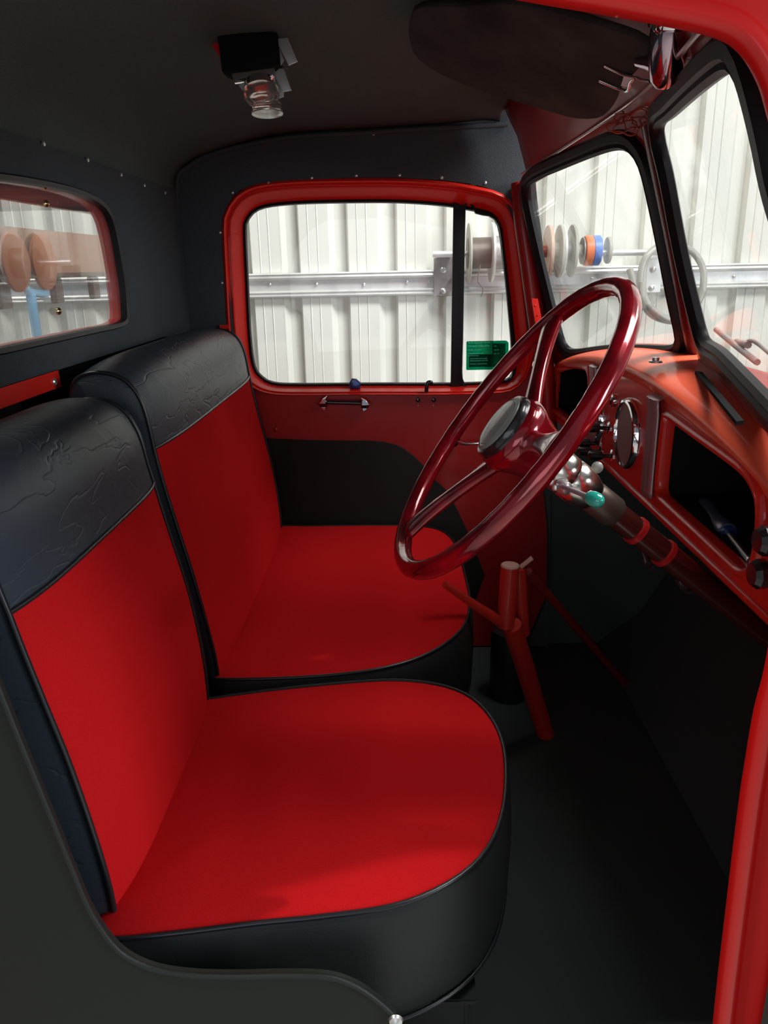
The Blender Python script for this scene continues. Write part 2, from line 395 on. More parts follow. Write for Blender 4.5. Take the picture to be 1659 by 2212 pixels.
# back lining with the rear window
FRB = Frame((XB, 0, 0), (0, 1, 0), (0, 0, 1))      # U=+Y, V=+Z, N=+X
def pxs(fr, L): return [Vector(fr.px(*q)) for q in L]
rw = [(.955, -.02), (.965, .085), (1.01, .118), (1.18, .130), (1.36, .134), (1.47, .130), (1.545, .118), (1.583, .092), (1.600, .04), (1.608, -.03), (1.600, -.082), (1.572, -.102),
      (1.40, -.103), (1.2, -.103), (1.02, -.101), (.97, -.085)]
rwl = resample(catmull([Vector(q) for q in rw], True, 6), 96)
wr = plate('wall_rear', [Vector(q) for q in [(.60, -.150), (2.10, -.150), (2.10, .19), (.60, .19)]], [rwl], FRB, .012, FELTB, kind='structure')
for u, v in [(95, 310), (190, 345), (262, 377), (312, 400), (357, 416)]:
    p = P(u, v, 'X', XB + .008); lathe('screw', p, (1, 0, -.15), [(.0042, -.002), (.004, .001), (.002, .002)], STEEL, wr, n=8)
box('wall_rear_lower', (XB - .075, 1.36, -.63), (.012, 1.50, .95), VOID, kind='structure')
w3 = thing('window_3', (XB, 1.28, -.1), kind='structure')
ring('window_frame', rwl, [(.004, -.004), (-.001, -.010), (-.003, -.022), (-.005, -.028), (.004, -.030)], FRB, RED, w3)
ring('window_seal', rwl, [(.006, .004), (.002, .010), (-.005, .008), (-.006, -.004), (.004, -.004)], FRB, RUBBER, w3)
zt = P(60, 438, 'X', XB - .07).z
box('drip_panel', (XB - .075, 1.30, zt + .04), (.012, .86, .08), mat('brown_red_panel', (.26, .035, .022), .4, 0, .5), w3)
plate('window_glass', [p for p in rwl], [], Frame((XB - .008, 0, 0), (0, 1, 0), (0, 0, 1)), .003, GLASSR, w3)
for u, v in [(94, 402), (97, 440), (124, 672)]:
    p = P(u, v, 'X', XB - .006); lathe('window_clip', p, (1, 0, 0), [(.006, 0), (.006, .003), (.003, .006), (.001, .007)], mat('brass', (.8, .68, .35), .2, 1) if u == 94 else bpy.data.materials['brass'], w3, n=10)
# steel rail under the back lining
rl = thing('back_rail', (XB, 1.0, -.17), 'bright red steel rail with one screw behind the driver seat', 'rail')
a = P(131, 800, 'X', XB + .01); b = P(130, 838, 'X', XB + .01)
plate('strip', [Vector((.60, -.149)), Vector((a.y, -.149)), Vector((a.y + .004, b.z)), Vector((.60, b.z))], [], Frame((XB + .004, 0, 0), (0, 1, 0), (0, 0, 1)), .004, BRED, rl)
p = P(116, 825, 'X', XB + .006); lathe('screw', p, (1, 0, 0), [(.006, 0), (.006, .002), (.004, .004), (.002, .003)], STEEL, rl, n=12)
# roof lining: a section swept across the cab
sec = [(XB, .185), (-.548, .215), (-.530, .240), (-.49, .262), (-.438, .276), (-.34, .296), (-.239, .308), (-.055, .314), (.12, .320), (.22, .326), (.262, .322)]
sec = catmull([Vector(s) for s in sec], False, 4)
rows = []
for i in range(25):
    y = .66 + (2.095 - .66) * i / 24; c = 1 - ((y - YM) / .73) ** 2; row = []
    for s in sec:
        k = max(0, min(1, (s.x - XB) / .25)); row.append(Vector((s.x - .02 * c * (1 - k) * 0, y, s.y + .062 * c * k ** .8)))
    rows.append(row)
ceil_ = grid('ceiling', rows, FELT, th=.006, kind='structure')
# far side lining around the door opening
FRL = Frame((0, YD, 0), (1, 0, 0), (0, 0, 1))      # U=+X, V=+Z, N=-Y (towards the camera)
out = [(-.64, ZF), (-.64, .34), (.30, .36), (0, 0), (0, 0), (0, 0), (0, 0)]
dout = [(487, 560), (485, 490), (494, 440), (520, 410), (570, 396), (660, 388), (760, 384), (860, 384), (960, 390), (1040, 402), (1085, 425), (1110, 475), (1120, 540), (1140, 700)]
dl = pxs(FRL, dout) + [Vector((.375, -.35)), Vector((.385, ZF + .02)), Vector((-.36, ZF + .02)), Vector((-.37, -.5)), Vector((-.395, -.33)), Vector((-.425, -.22)), Vector((-.432, -.10))]
dl = catmull(dl, True, 4)
# the lining stops short of the door's front edge: keep the outline outside the hole
out = [Vector(q) for q in out[:-4]] + [Vector((.335, .33)), Vector((.36, .15)), Vector((.42, -.2)), Vector((.44, ZF))]
wl = plate('wall_left', out, [dl], Frame((0, YD + .006, 0), (1, 0, 0), (0, 0, 1)), .010, FELTB, kind='structure')
for u, v in [(475, 503), (479, 612), (502, 417), (580, 396), (673, 385), (769, 380), (863, 379), (954, 385), (1048, 396), (807, 290)]:
    p = P(u, v - 1, 'Y', YD + .001); lathe('screw', p, (0, -1, 0), [(.0042, -.001), (.004, .0015), (.0015, .003)], STEEL, wl, n=8)
# raised edge of the lining where side and back meet
tube('trim_1', [(-.552, YD - .004, -.62), (-.550, YD - .004, -.1), (-.545, YD - .004, .19), (-.505, YD - .006, .245), (-.438, YD - .006, .272), (-.34, YD - .006, .292), (-.239, YD - .006, .304), (-.055, YD - .006, .310), (.12, YD - .006, .316), (.28, YD - .006, .32)],
     .006, FELTB, k=5, n=8, kind='structure')
box('trim_2', P(484, 706, 'Y', YD - .004), (.022, .004, .010), bpy.data.materials['bright_red_enamel'], kind='structure')

# ---------------------------------------------------------------- passenger door
door = thing('door_1', (0, YD, ZF), kind='structure')
gl = [(527, 500), (530, 478), (545, 456), (575, 443), (640, 436), (740, 433), (860, 433), (960, 440), (1020, 450), (1055, 458), (1073, 472), (1083, 500), (1092, 570), (1103, 660), (1113, 760), (1112, 805), (1095, 824), (1060, 829), (960, 832), (800, 832), (650, 833), (590, 830), (562, 815), (546, 790), (537, 720), (531, 600)]
FRG = Frame((0, YD + .05, 0), (1, 0, 0), (0, 0, 1))
gll = resample(catmull(pxs(FRG, gl), True, 6), 120)
dp = [p + m * -.004 for p, m in zip(resample(dl, 160), loopn(resample(dl, 160)))]
# inner skin with the window hole
zlo = min(p.y for p in gll)
gfac = [.40 + .60 * max(0, min(1, (p.y - zlo - .012) / .075)) for p in gll]
hole = [p + m * .040 * f for p, m, f in zip(gll, loopn(gll), gfac)]
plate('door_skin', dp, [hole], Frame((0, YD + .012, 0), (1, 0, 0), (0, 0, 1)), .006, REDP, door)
ring('window_moulding', gll, [(-.001, -.002), (.012, .016), (.022, .038), (.026, .044), (.029, .044), (.031, .038), (.034, .038), (.037, .048), (.041, .054), (.047, .050), (.052, .036), (.052, .02), (-.001, -.01)],
     FRG, BRED, door, fac=gfac, label='bright red moulding around the door window')
ring('window_seal', gll, [(.002, -.006), (.002, .004), (-.005, .006), (-.007, -.006)], FRG, RUBBER, door)
plate('window_glass', [p + m * .001 for p, m in zip(gll, loopn(gll))], [], Frame((0, YD + .056, 0), (1, 0, 0), (0, 0, 1)), .004, GLASS, door)
FRV = Frame((0, YD + .046, 0), (1, 0, 0), (0, 0, 1))
dv = pxs(FRV, [(981, 440), (1004, 448), (996, 831), (975, 833)])
plate('window_divider', dv, [], FRV, .016, RUBBER, door, bevel=.002)
vv = pxs(FRV, [(1003, 458), (1030, 462), (1060, 466), (1075, 482), (1084, 520), (1106, 750), (1106, 815), (1085, 822), (998, 824)])
vv = resample(catmull(vv, True, 4), 64)
ring('vent_seal', vv, [(.004, -.004), (.004, .006), (-.002, .007), (-.003, -.004)], FRV, RUBBER, door)
# black lower lining of the door
kick = pxs(FRL, [(520, 935), (560, 948), (700, 954), (830, 957), (890, 985), (940, 1040), (985, 1100)]) + [Vector((.22, -.95)), Vector((-.34, -.95))]
plate('kick_pad', catmull(kick, True, 3), [], Frame((0, YD + .006, 0), (1, 0, 0), (0, 0, 1)), .008, mat('black_kick_pad', (.016, .016, .014), .8, 0, 0, .2), door, bevel=.002)
# lock escutcheon: two chrome arrow heads joined by a dark bar
def arrow(L, nm):
    q = pxs(FRL, L); c = sum(q, Vector((0, 0))) / len(q)
    lo = [FRL.at(p.x, p.y, .0) for p in q]; mi = [FRL.at(*(c + (p - c) * .97), .008) for p in q]; hi = [FRL.at(*(c + (p - c) * .55), .016) for p in q]
    return loft(nm, [lo, mi, hi], CHROME, door, cap0=True, cap1=True, auto=30, label='chrome arrowhead end')
arrow([(683, 873), (697, 857), (708, 853), (708, 873), (700, 873)], 'lock_end')
arrow([(806, 875), (792, 860), (779, 856), (777, 877), (790, 877)], 'lock_end')
for L in ([(689, 875), (707, 875), (706, 885), (700, 886)], [(780, 878), (798, 878), (790, 886), (783, 888)]):
    arrow(L, 'lock_foot')
a, b = P(707, 869, 'Y', YD - .006), P(780, 871, 'Y', YD - .006)
tube('lock_bar', [a, a.lerp(b, .15), b.lerp(a, .15), b], lambda t: .006, BLKPL, door, n=8)
# inner handle
a = P(975, 950, 'Y', YD - .012)
lathe('handle_boss', P(978, 950, 'Y', YD), (0, -1, 0), [(.020, 0), (.019, .006), (.011, .012), (.010, .026), (.004, .030)], CHROME, door, n=20)
tube('door_handle', [P(962, 948, 'Y', YD - .03), P(985, 954, 'Y', YD - .032), P(1010, 959, 'Y', YD - .035), P(1055, 955, 'Y', YD - .03)], lambda t: .0035 + .004 * math.sin(t * 3), CHROME, door, k=5, n=10, sq=.6)
for u, v in [(903, 864), (937, 864), (596, 928)]:
    lathe('plug', P(u, v, 'Y', YD + .008), (0, -1, 0), [(.007, -.002), (.006, .001), (.003, .002)], BLKPL if u > 600 else REDP, door, n=12)
for u, v in [(903, 876), (936, 876)]:
    lathe('screw', P(u, v, 'Y', YD + .008), (0, -1, 0), [(.0018, -.001), (.0016, .001), (.0008, .0015)], STEEL, door, n=8)
# catch hook on the sill
a = P(924, 842, 'Y', YD)
hk = tube('catch_hook', [P(921, 846, 'Y', YD - .002), P(922, 836, 'Y', YD - .004), P(924, 827, 'Y', YD - .004), P(931, 826, 'Y', YD - .004), P(932, 831, 'Y', YD)], .0055, BLKPL, door, k=4, n=8)
# blue peg clipped over the glass
a = P(768, 826, 'Y', YD + .03)
peg = thing('blue_peg', a, 'small dark blue wedge standing on the passenger door window sill', 'wedge')
q = pxs(FRG, [(762, 816), (770, 817), (779, 825), (778, 834), (758, 834), (756, 826)])
plate('body', q, [], Frame((0, YD + .026, 0), (1, 0, 0), (0, 0, 1)), .016, BLUEPL, peg, bevel=.002)
plate('clip', pxs(FRG, [(768, 818), (777, 825), (770, 830), (763, 828)]), [], Frame((0, YD + .016, 0), (1, 0, 0), (0, 0, 1)), .003, BLUE, peg, bevel=.0008)
# green label stuck inside the vent glass
FRS = Frame((0, YD + .051, 0), (1, 0, 0), (0, 0, 1))
def sx(L): return pxs(FRS, L)
_a, _b = FRS.px(1007, 799.5), FRS.px(1099, 735.5)
stk = plate('green_label', [Vector((_a[0], _a[1] + .002)), Vector((_a[0] + .002, _a[1]))] + [Vector((_b[0] - .003, _a[1])), Vector((_b[0], _a[1] + .003))] +
            [Vector((_b[0] - .010 + .010 * math.cos(R(t)), _b[1] - .010 + .010 * math.sin(R(t)))) for t in range(0, 91, 15)] + [Vector((_a[0] + .002, _b[1])), Vector((_a[0], _b[1] - .002))], [],
            Frame((0, YD + .0518, 0), (1, 0, 0), (0, 0, 1)), .001, STICK)
tag(stk, 'green printed registration label stuck on the small vent window', 'label')
pan = plate('dark_panel', sx([(1063, 742), (1092, 742), (1091, 792), (1013, 793), (1013, 766), (1063, 765)]), [], Frame((0, YD + .0510, 0), (1, 0, 0), (0, 0, 1)), .0004, STICKD)
adopt(pan, stk)
def text(body, u, v, hpx, fr_off, m, wpx=None):
    cu = bpy.data.curves.new('lettering', 'FONT'); cu.body = body; cu.size = 1; cu.extrude = .0
    ob = bpy.data.objects.new('t', cu); coll(ob)
    dg = bpy.context.evaluated_depsgraph_get(); me = bpy.data.meshes.new_from_object(ob.evaluated_get(dg))
    bpy.data.objects.remove(ob); me.materials.clear()
    a = P(u, v, 'Y', YD + fr_off); s = hpx / FPX * 2.05 / .7
    wd = max(v_.co.x for v_ in me.vertices); sxw = (wpx / FPX * 2.03) / wd if wpx else s
    me.transform(Matrix(((sxw, 0, 0, a.x), (0, 0, 0, a.y), (0, s, 0, a.z + ZC), (0, 0, 0, 1))))
    return me
def letter(parent, *a, **k):
    m = a[5]; me = text(*a, **k); me.materials.append(m); o = bpy.data.objects.new('lettering', me); coll(o); adopt(o, parent); return o
for body, u, v, hp_, wp, mm in [('To be displayed / Details', 1011, 742, 3.2, 49, STICKT), ('THE PILET AMBULANCE', 1011, 749.5, 3.2, 48, STICKT), ('POLICE 123 NSWPS', 1011, 757.5, 2.6, 29, STICKT),
                         ('AUTHORISED GREEN TRUCK', 1011, 765, 2.2, 34, STICKT), ('REGISTRATION NO.', 1011, 769.5, 2.0, 24, STICKT), ('VEHICLE SAFETY PANEL CLASS', 1015, 776, 1.9, 38, STICKT),
                         ('ISSUED AUTHORITY / NSW TYPE', 1015, 780.5, 2.0, 40, STICKT), ('REGIONAL VEHICLE SYSTEM', 1015, 787.5, 2.0, 38, STICKT), ('NO.', 1067, 749, 3, 6, STICKT), ('123 89', 1067, 757, 2.2, 11, STICKT), ('No. 22', 1067, 765, 2.4, 12, STICKT)]:
    letter(stk, body, u, v, hp_, .0503, mm, wpx=wp)

# ---------------------------------------------------------------- windscreen
B0 = P(1490, 760, 'Y', YM); T0 = P(1400, 290, 'Y', YM); C0 = P(1140, 420, 'Y', 1.99)
def wsframe(far):
    B, T, C = B0.copy(), T0.copy(), C0.copy()
    if not far: C.y = 2 * YM - C.y
    U = (C - T) if far else (T - C)
    V = T - B
    N = U.cross(V); f = Frame(B, U, V)
    return f
FW = wsframe(True); NW = wsframe(False)
def toward(fr):                  # make N point into the cab
    return 1 if fr.N.x < 0 else -1
sF, sN = toward(FW), toward(NW)
farp = [(1141, 420), (1145, 400), (1165, 384), (1220, 360), (1290, 332), (1335, 319), (1362, 324), (1385, 352), (1402, 410), (1425, 520), (1448, 640), (1466, 725), (1461, 744), (1440, 750), (1380, 748), (1310, 749), (1245, 757), (1226, 752), (1212, 725), (1180, 600), (1152, 480)]
nearp = [(1428, 268), (1450, 250), (1500, 205), (1550, 165), (1582, 147), (1600, 155), (1618, 195), (1645, 300), (1675, 440), (1740, 640), (1800, 800), (1800, 900), (1760, 930), (1700, 900), (1620, 820), (1560, 760), (1525, 735), (1510, 690), (1475, 540), (1445, 380), (1426, 300)]
farl = resample(catmull(pxs(FW, farp), True, 5), 110)
nearl = resample(catmull(pxs(NW, nearp), True, 5), 110)
RUBPROF = lambda s, wdt: [(-.003, -.006 * s), (-.004, .004 * s), (.002, .010 * s), (.008, .008 * s), (.012, .013 * s), (wdt * .8, .012 * s), (wdt, .002 * s), (wdt, -.008 * s), (.002, -.008 * s)]
for nm, fr, lp, s_, wd in (('window_1', FW, farl, sF, .030), ('window_2', NW, nearl, sN, .034)):
    wn = thing(nm, fr.at(0, 0), kind='structure')
    ring('window_seal', lp, RUBPROF(s_, wd), fr, RUBBER, wn)
    plate('window_glass', [p + m * .002 for p, m in zip(lp, loopn(lp))], [], Frame(fr.at(0, 0, -.001 * s_), fr.U, fr.V), .004, GLASSW, wn)
# painted windscreen surround, one half each side of the centre post
def surround(fr, lp, s_, outer, nm):
    o = [Vector(q) for q in outer]
    hl = [p + m * .016 for p, m in zip(lp, loopn(lp))]
    return plate(nm, o, [hl], Frame(fr.at(0, 0, -.003 * s_), fr.U, fr.V), .008, REDP, kind='structure')
# outer outlines in pixels
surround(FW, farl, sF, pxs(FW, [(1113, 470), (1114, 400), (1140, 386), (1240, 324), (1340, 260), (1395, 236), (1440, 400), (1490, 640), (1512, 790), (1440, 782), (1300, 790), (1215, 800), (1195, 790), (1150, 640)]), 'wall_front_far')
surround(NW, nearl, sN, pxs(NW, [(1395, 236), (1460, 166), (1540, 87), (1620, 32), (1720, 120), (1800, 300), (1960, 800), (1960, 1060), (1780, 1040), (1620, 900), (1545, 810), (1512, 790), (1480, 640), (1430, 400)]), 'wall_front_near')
# centre post
cp = [P(1402, 262, 'Y', YM - .01), P(1430, 400, 'Y', YM - .01), P(1462, 560, 'Y', YM - .01), P(1495, 735, 'Y', YM - .01), P(1510, 775, 'Y', YM - .01)]
tube('trim_3', [c + Vector((-.004, 0, 0)) for c in cp], .018, REDD, k=4, n=16, sq=.5, kind='structure')
# moulding line along the top of the windscreen
mp = [P(1140, 379, 'Y', 2.0), P(1240, 317, 'Y', 1.75), P(1335, 256, 'Y', 1.5), P(1392, 216, 'Y', 1.38), P(1460, 158, 'Y', 1.12), P(1543, 76, 'Y', .86), P(1620, 10, 'Y', .7)]
tube('trim_4', [m + Vector((-.014, 0, .003)) for m in mp], .0034, mat('worn_chrome_strip', (.75, .62, .60), .25, .8), k=6, n=8, kind='structure')
# painted header between the windscreen and the roof lining
mm_ = catmull(mp, False, 5); rows = []
for m in mm_:
    y = m.y; c = 1 - ((y - YM) / .73) ** 2; top = Vector((.262, y, .322 + .062 * c))
    rows.append([m + Vector((.022, 0, -.014)), m + Vector((.004, 0, 0)), m + Vector((-.002, 0, .008)), m.lerp(top, .5) + Vector((.004, 0, .012)), top + Vector((0, 0, .002))])
grid('wall_header', rows, REDP, th=.004, kind='structure')
# seam in the header
a = Vector((.262, 1.86, .35)); sm = P(1245, 250, 'Y', 1.72); s2 = P(1250, 302, 'Y', 1.72)
tube('trim_5', [sm, s2], .0022, VOID, n=6, kind='structure')
# far corner post between header, door and windscreen
pp = [P(1121, 395, 'Y', 2.06), P(1126, 460, 'Y', 2.055), P(1140, 560, 'Y', 2.05), P(1160, 700, 'Y', 2.045), P(1178, 800, 'Y', 2.04), P(1185, 930, 'Y', 2.05)]
tube('trim_6', pp, lambda t: .020 + .004 * t, REDP, k=4, n=16, kind='structure')
pl = thing('hinge_plate', P(1158, 675, 'Y', 2.0), 'narrow red drilled plate on the far corner post beside the windscreen', 'plate')
q = Frame((0, 2.012, 0), (1, 0, 0), (0, 0, 1))
plate('plate', pxs(q, [(1149, 645), (1161, 646), (1172, 705), (1159, 712)]), [], q, .004, bpy.data.materials['bright_red_enamel'], pl, bevel=.001)
for u, v in [(1156, 660), (1161, 681), (1166, 701)]:
    lathe('screw', P(u, v, 'Y', 2.011), (0, -1, 0), [(.0035, -.001), (.003, .0015), (.001, .003)], RED, pl, n=8)

# loose wires at the top of the centre post
c = P(1372, 278, 'Y', 1.36)
wp = []
for i in range(60):
    t = i / 59 * 6.5 * math.pi; r_ = .018 + .007 * math.sin(i * .9)
    wp.append(c + Vector((-.022 + r_ * 1.15 * math.cos(t) + .018 * i / 59, .004 * math.sin(i * 1.3), r_ * .62 * math.sin(t) + .014 * i / 59)))
wr_ = thing('loose_wires', c, 'tangle of brown wires hanging at the top of the windscreen centre post', 'wires')
tube('wire', wp, .0013, WIRE, wr_, n=6, k=2)
tube('wire_tail', [c + Vector((-.02, -.02, .01)), c + Vector((-.01, -.06, .02)), c + Vector((0, -.08, .012)), c + Vector((0, -.10, .018))], .0013, WIRE, wr_, n=6, k=4)
tube('wire_tail', [c + Vector((-.02, -.0, .01)), c + Vector((-.015, .02, .028)), c + Vector((-.02, .05, .03))], .0013, WIRE, wr_, n=6, k=4)

# outside wiper on the near windscreen half
q = P(1560, 760, 'Y', 1.16) ; 
wip = thing('wiper', P(1560, 760, 'Y', 1.2), 'grey wiper arm and blade outside the near windscreen pane', 'wiper')
def nwpt(u, v, off):
    a = NW.px(u, v); return NW.at(a[0], a[1], -off * sN)
tube('wiper_blade', [nwpt(1518, 720, .02), nwpt(1560, 758, .02), nwpt(1600, 792, .02)], .0042, GALVD, wip, n=8)
tube('wiper_arm', [nwpt(1560, 756, .028), nwpt(1574, 750, .03), nwpt(1600, 775, .032), nwpt(1659, 835, .03), nwpt(1750, 960, .03)], .0028, GALVD, wip, k=5, n=8)
tube('wiper_clip', [nwpt(1550, 750, .026), nwpt(1572, 757, .026)], .005, GALVD, wip, n=8)
# red mirror bracket outside the far corner
t = thing('mirror_arm', P(1148, 430, 'Y', 2.2), 'red bracket outside the far windscreen corner', 'bracket')
q = Frame((0, 2.14, 0), (1, 0, 0), (0, 0, 1))
plate('bracket', pxs(q, [(1128, 380), (1153, 385), (1153, 425), (1147, 440), (1153, 460), (1128, 470)]), [], q, .03, RED, t, bevel=.004)

# ---------------------------------------------------------------- dashboard
XD = .42
dash = thing('dashboard', (XD, YM, -.4), 'glossy red painted steel dashboard with gauges, chrome strips and open gloveboxes', 'dashboard')
YA, YB = .70, 2.035
def zb(y): return -.160 - .070 * ((y - YM) / .62) ** 2
def ztop(y): return zb(y) - .046
def xb(y): return (B0.x - .010) - .19 * (abs(y - YM) / .6) * .6
FRD = Frame((XD, 0, 0), (0, -1, 0), (0, 0, 1))        # U=-Y, V=+Z, N=-X (into the cab)
glove = [(1447, 906), (1500, 944), (1575, 998), (1612, 1028), (1632, 1058), (1641, 1090), (1640, 1150), (1631, 1205), (1622, 1225), (1606, 1228), (1585, 1212), (1506, 1140), (1440, 1080), (1429, 1066), (1428, 1040), (1436, 960), (1442, 912)]
glovel = resample(catmull(pxs(FRD, glove), True, 4), 84)
farb = [(1205, 796), (1240, 796), (1268, 801), (1275, 815), (1276, 850), (1280, 925), (1277, 945), (1262, 938), (1232, 908), (1202, 884), (1197, 874), (1200, 830)]
farb = resample(catmull(pxs(FRD, farb), True, 4), 64)
top = [Vector((-y, ztop(y))) for y in [YA + (YB - YA) * i / 24 for i in range(25)]]
zbot = lambda y: -.398 + .012 * math.exp(-((y - 1.0) / .2) ** 2) * 0
outl = top + [Vector((-YB, -.40)), Vector((-YA, -.392))]
hl1 = [p + m * .004 for p, m in zip(glovel, loopn(glovel))]; hl2 = [p + m * .004 for p, m in zip(farb, loopn(farb))]
plate('fascia', outl, [hl1, hl2], Frame((XD + .003, 0, 0), (0, -1, 0), (0, 0, 1)), .006, RED, dash)
for nm, lp in (('glovebox_rim', glovel), ('cubby_rim', farb)):
    ring(nm, lp, [(-.001, -.012), (-.001, .002), (.002, .007), (.008, .008), (.013, .004), (.015, -.002), (.006, -.006), (.004, -.012)], FRD, RED, dash)
def bin_(lp, dep, nm):
    L = [[Vector((XD + .006, -p.x, p.y)) for p in lp], [Vector((XD + dep, -p.x, p.y)) for p in lp]]
    return loft(nm, L, VOID, dash, cap1=True, auto=40)
bin_(glovel, .16, 'glovebox_liner'); bin_(farb, .14, 'cubby_liner')
# shelf rolling over into the fascia, bottom lip returning forwards
rows = []
for i in range(49):
    y = YA + (YB - YA) * i / 48; z = zb(y); xw = xb(y) + .03
    rows.append([Vector(q) for q in [(xw + .02, y, z + .004), (xw, y, z), (XD + .055, y, z - .004), (XD + .030, y, z - .009), (XD + .010, y, z - .014), (XD - .004, y, z - .022), (XD - .007, y, z - .030), (XD - .002, y, z - .038), (XD + .001, y, z - .047)]])
rows = [catmull(r, False, 3) for r in rows]
shelf = grid('shelf', rows, mat('red_enamel_painted_daylight', (.90, .125, .055), .42, 0, .25, .3, coat_rough=.08), dash)  # lighter, more orange copy of the dash red, daylight painted into the colour
rows = []
for i in range(25):
    y = YA + (YB - YA) * i / 24
    rows.append([Vector(q) for q in [(XD, y, -.388), (XD - .002, y, -.397), (XD + .004, y, -.404), (XD + .03, y, -.406)]])
grid('lower_lip', rows, RED, dash, th=.002)
# demister slot
q = [P(u, v, 'Z', zb(1.15) + .001) for u, v in [(1501, 806), (1516, 808), (1606, 915), (1590, 917)]]
sl = [[p + Vector((0, 0, dz)) for p in q] for dz in (-.001, .0035)]
loft('demister_slot', sl, VOID, dash, cap0=True, cap1=True, smooth=False)
a = P(1416, 783, 'Z', zb(1.5) - .001)
lathe('shelf_bolt', a, (0, 0, 1), [(.012, 0), (.011, .003), (.006, .004), (.006, .008), (.002, .009)], STEEL, dash, n=12)
# gauges
def gauge(u, v, r, nm, o=1.0):
    c = P(u, v, 'X', XD)
    g = lathe(nm, c, (-1, 0, 0), [(r * 1.10, -.004), (r * 1.10, .004), (r * 1.04, .011), (r * .97, .012), (r * .93, .007), (r * .93, -.004)], CHROME, dash, n=40)
    d = lathe('gauge_face', c, (-1, 0, 0), [(r * .94, -.002), (r * .94, .006), (r * .7, .0085), (.001, .0095)], DIAL, g, n=40)
    return g
gauge(1359, 938, .060, 'gauge'); gauge(1290, 905, .052, 'gauge')
c = P(1327, 866, 'X', XD); g = lathe('switch_bezel', c, (-1, 0, 0), [(.014, 0), (.013, .005), (.009, .007), (.009, .003)], CHROME, dash, n=20)
lathe('switch_centre', c, (-1, 0, 0), [(.008, 0), (.008, .006), (.003, .008)], BLKPL, g, n=16)
# fluted chrome strips with folded tops
def strip(u0, v0, u1, v1, wid):
    a, b = P(u0, v0, 'X', XD - .004), P(u1, v1, 'X', XD - .004); n_ = 11; rows = []
    zs = [a.z + (b.z - a.z) * i / 14 for i in range(15)]
    y0 = (a.y + b.y) / 2
    for i, z in enumerate(zs):
        lift = .003 * max(0, 1 - i / 2.0) ; row = []
        for j in range(n_):
            s_ = j / (n_ - 1); rd = .0022 * abs(math.sin(s_ * math.pi * 3)) + .004 * math.sin(s_ * math.pi)
            row.append(Vector((XD - .006 - rd - lift, y0 + (s_ - .5) * wid, z)))
        rows.append(row)
    rows.insert(0, [p + Vector((.012, 0, .005)) for p in rows[0]])
    return grid('chrome_strip', rows, CHROMED, dash, th=.003, auto=60)
strip(1420, 862, 1398, 1066, .052); strip(1283, 790, 1280, 962, .046)
# pull knobs
for u, v in [(1316, 925), (1294, 958), (1322, 985), (1297, 975)]:
    c = P(u, v, 'X', XD); kn = lathe('pull_knob', c, (-1, 0, .05), [(.004, 0), (.004, .018), (.0085, .020), (.0095, .030), (.009, .044), (.005, .047), (.001, .048)], BLKPL, dash, n=18)
    lathe('knob_collar', c, (-1, 0, .05), [(.013, -.001), (.013, .002), (.008, .005), (.006, .005)], CHROME, kn, n=20)
for u, v in [(1654, 1168), (1642, 1240)]:
    c = P(u, v, 'X', XD - .02); kn = lathe('round_knob', c + Vector((.02, 0, 0)), (-1, 0, 0), [(.007, 0), (.007, .008), (.014, .009), (.017, .015), (.017, .024), (.013, .030), (.001, .031)], BLKPL, dash, n=10, auto=15)
# driver tool lying in the glovebox
a, b, c = P(1560, 1128, 'X', .46), P(1572, 1150, 'X', .455), P(1622, 1212, 'X', .435)
d0 = P(1520, 1095, 'X', .48)
sd = thing('screwdriver', b, 'blue-black handled screwdriver lying in the open glovebox', 'screwdriver')
tube('handle', [d0, d0.lerp(b, .3), d0.lerp(b, .7), b], lambda t: .015 - .003 * t + .002 * math.sin(t * 9), mat('dark_blue_grip', (.07, .10, .15), .35, 0, .3), sd, k=4, n=14)
lathe('end_cap', d0, d0 - b, [(.0145, -.004), (.013, .003), (.007, .006), (.001, .007)], BLUEPL, sd, n=16)
tube('collar', [b, b.lerp(c, .08)], .0105, BLUEPL, sd, n=14)
tube('shaft', [b, c.lerp(b, .06)], .0055, mat('dark_shaft', (.16, .16, .17), .3, .8), sd, n=10)
tube('tip', [c.lerp(b, .06), c], .005, STEEL, sd, n=8)

# ---------------------------------------------------------------- steering wheel and column
WC = Vector((.1366, .9684, -.2009)); ta, tb_ = .6579, -.0433; WR = .215
WN = Vector((-math.cos(ta) * math.cos(tb_), math.sin(tb_), math.sin(ta) * math.cos(tb_))).normalized()   # towards the driver
WU = WN.cross(Vector((0, 1, 0))).normalized(); WV = WN.cross(WU)
def wp_(ang, r, h=0): return WC + (WU * math.cos(ang) + WV * math.sin(ang)) * r + WN * h
def angle_at(u, v):          # wheel angle of the rim point that the photograph shows at (u, v)
    r_ = ray(u, v); p = r_ * (WC.dot(WN) / r_.dot(WN)) - WC; return math.atan2(p.dot(WV), p.dot(WU))
whl = thing('steering_wheel', WC, 'large deep red glossy three-spoke steering wheel in front of the driver seat', 'steering wheel')
n1, n2 = 120, 16; L = []
for i in range(n1):
    a = 2 * math.pi * i / n1; e = (WU * math.cos(a) + WV * math.sin(a)); rr = .0122 + .0002 * math.cos(a * 40)
    L.append([WC + e * WR + e * rr * math.cos(2 * math.pi * j / n2) + WN * rr * math.sin(2 * math.pi * j / n2) for j in range(n2)])
L.append(L[0]); loft('rim', L, CANDY, whl)
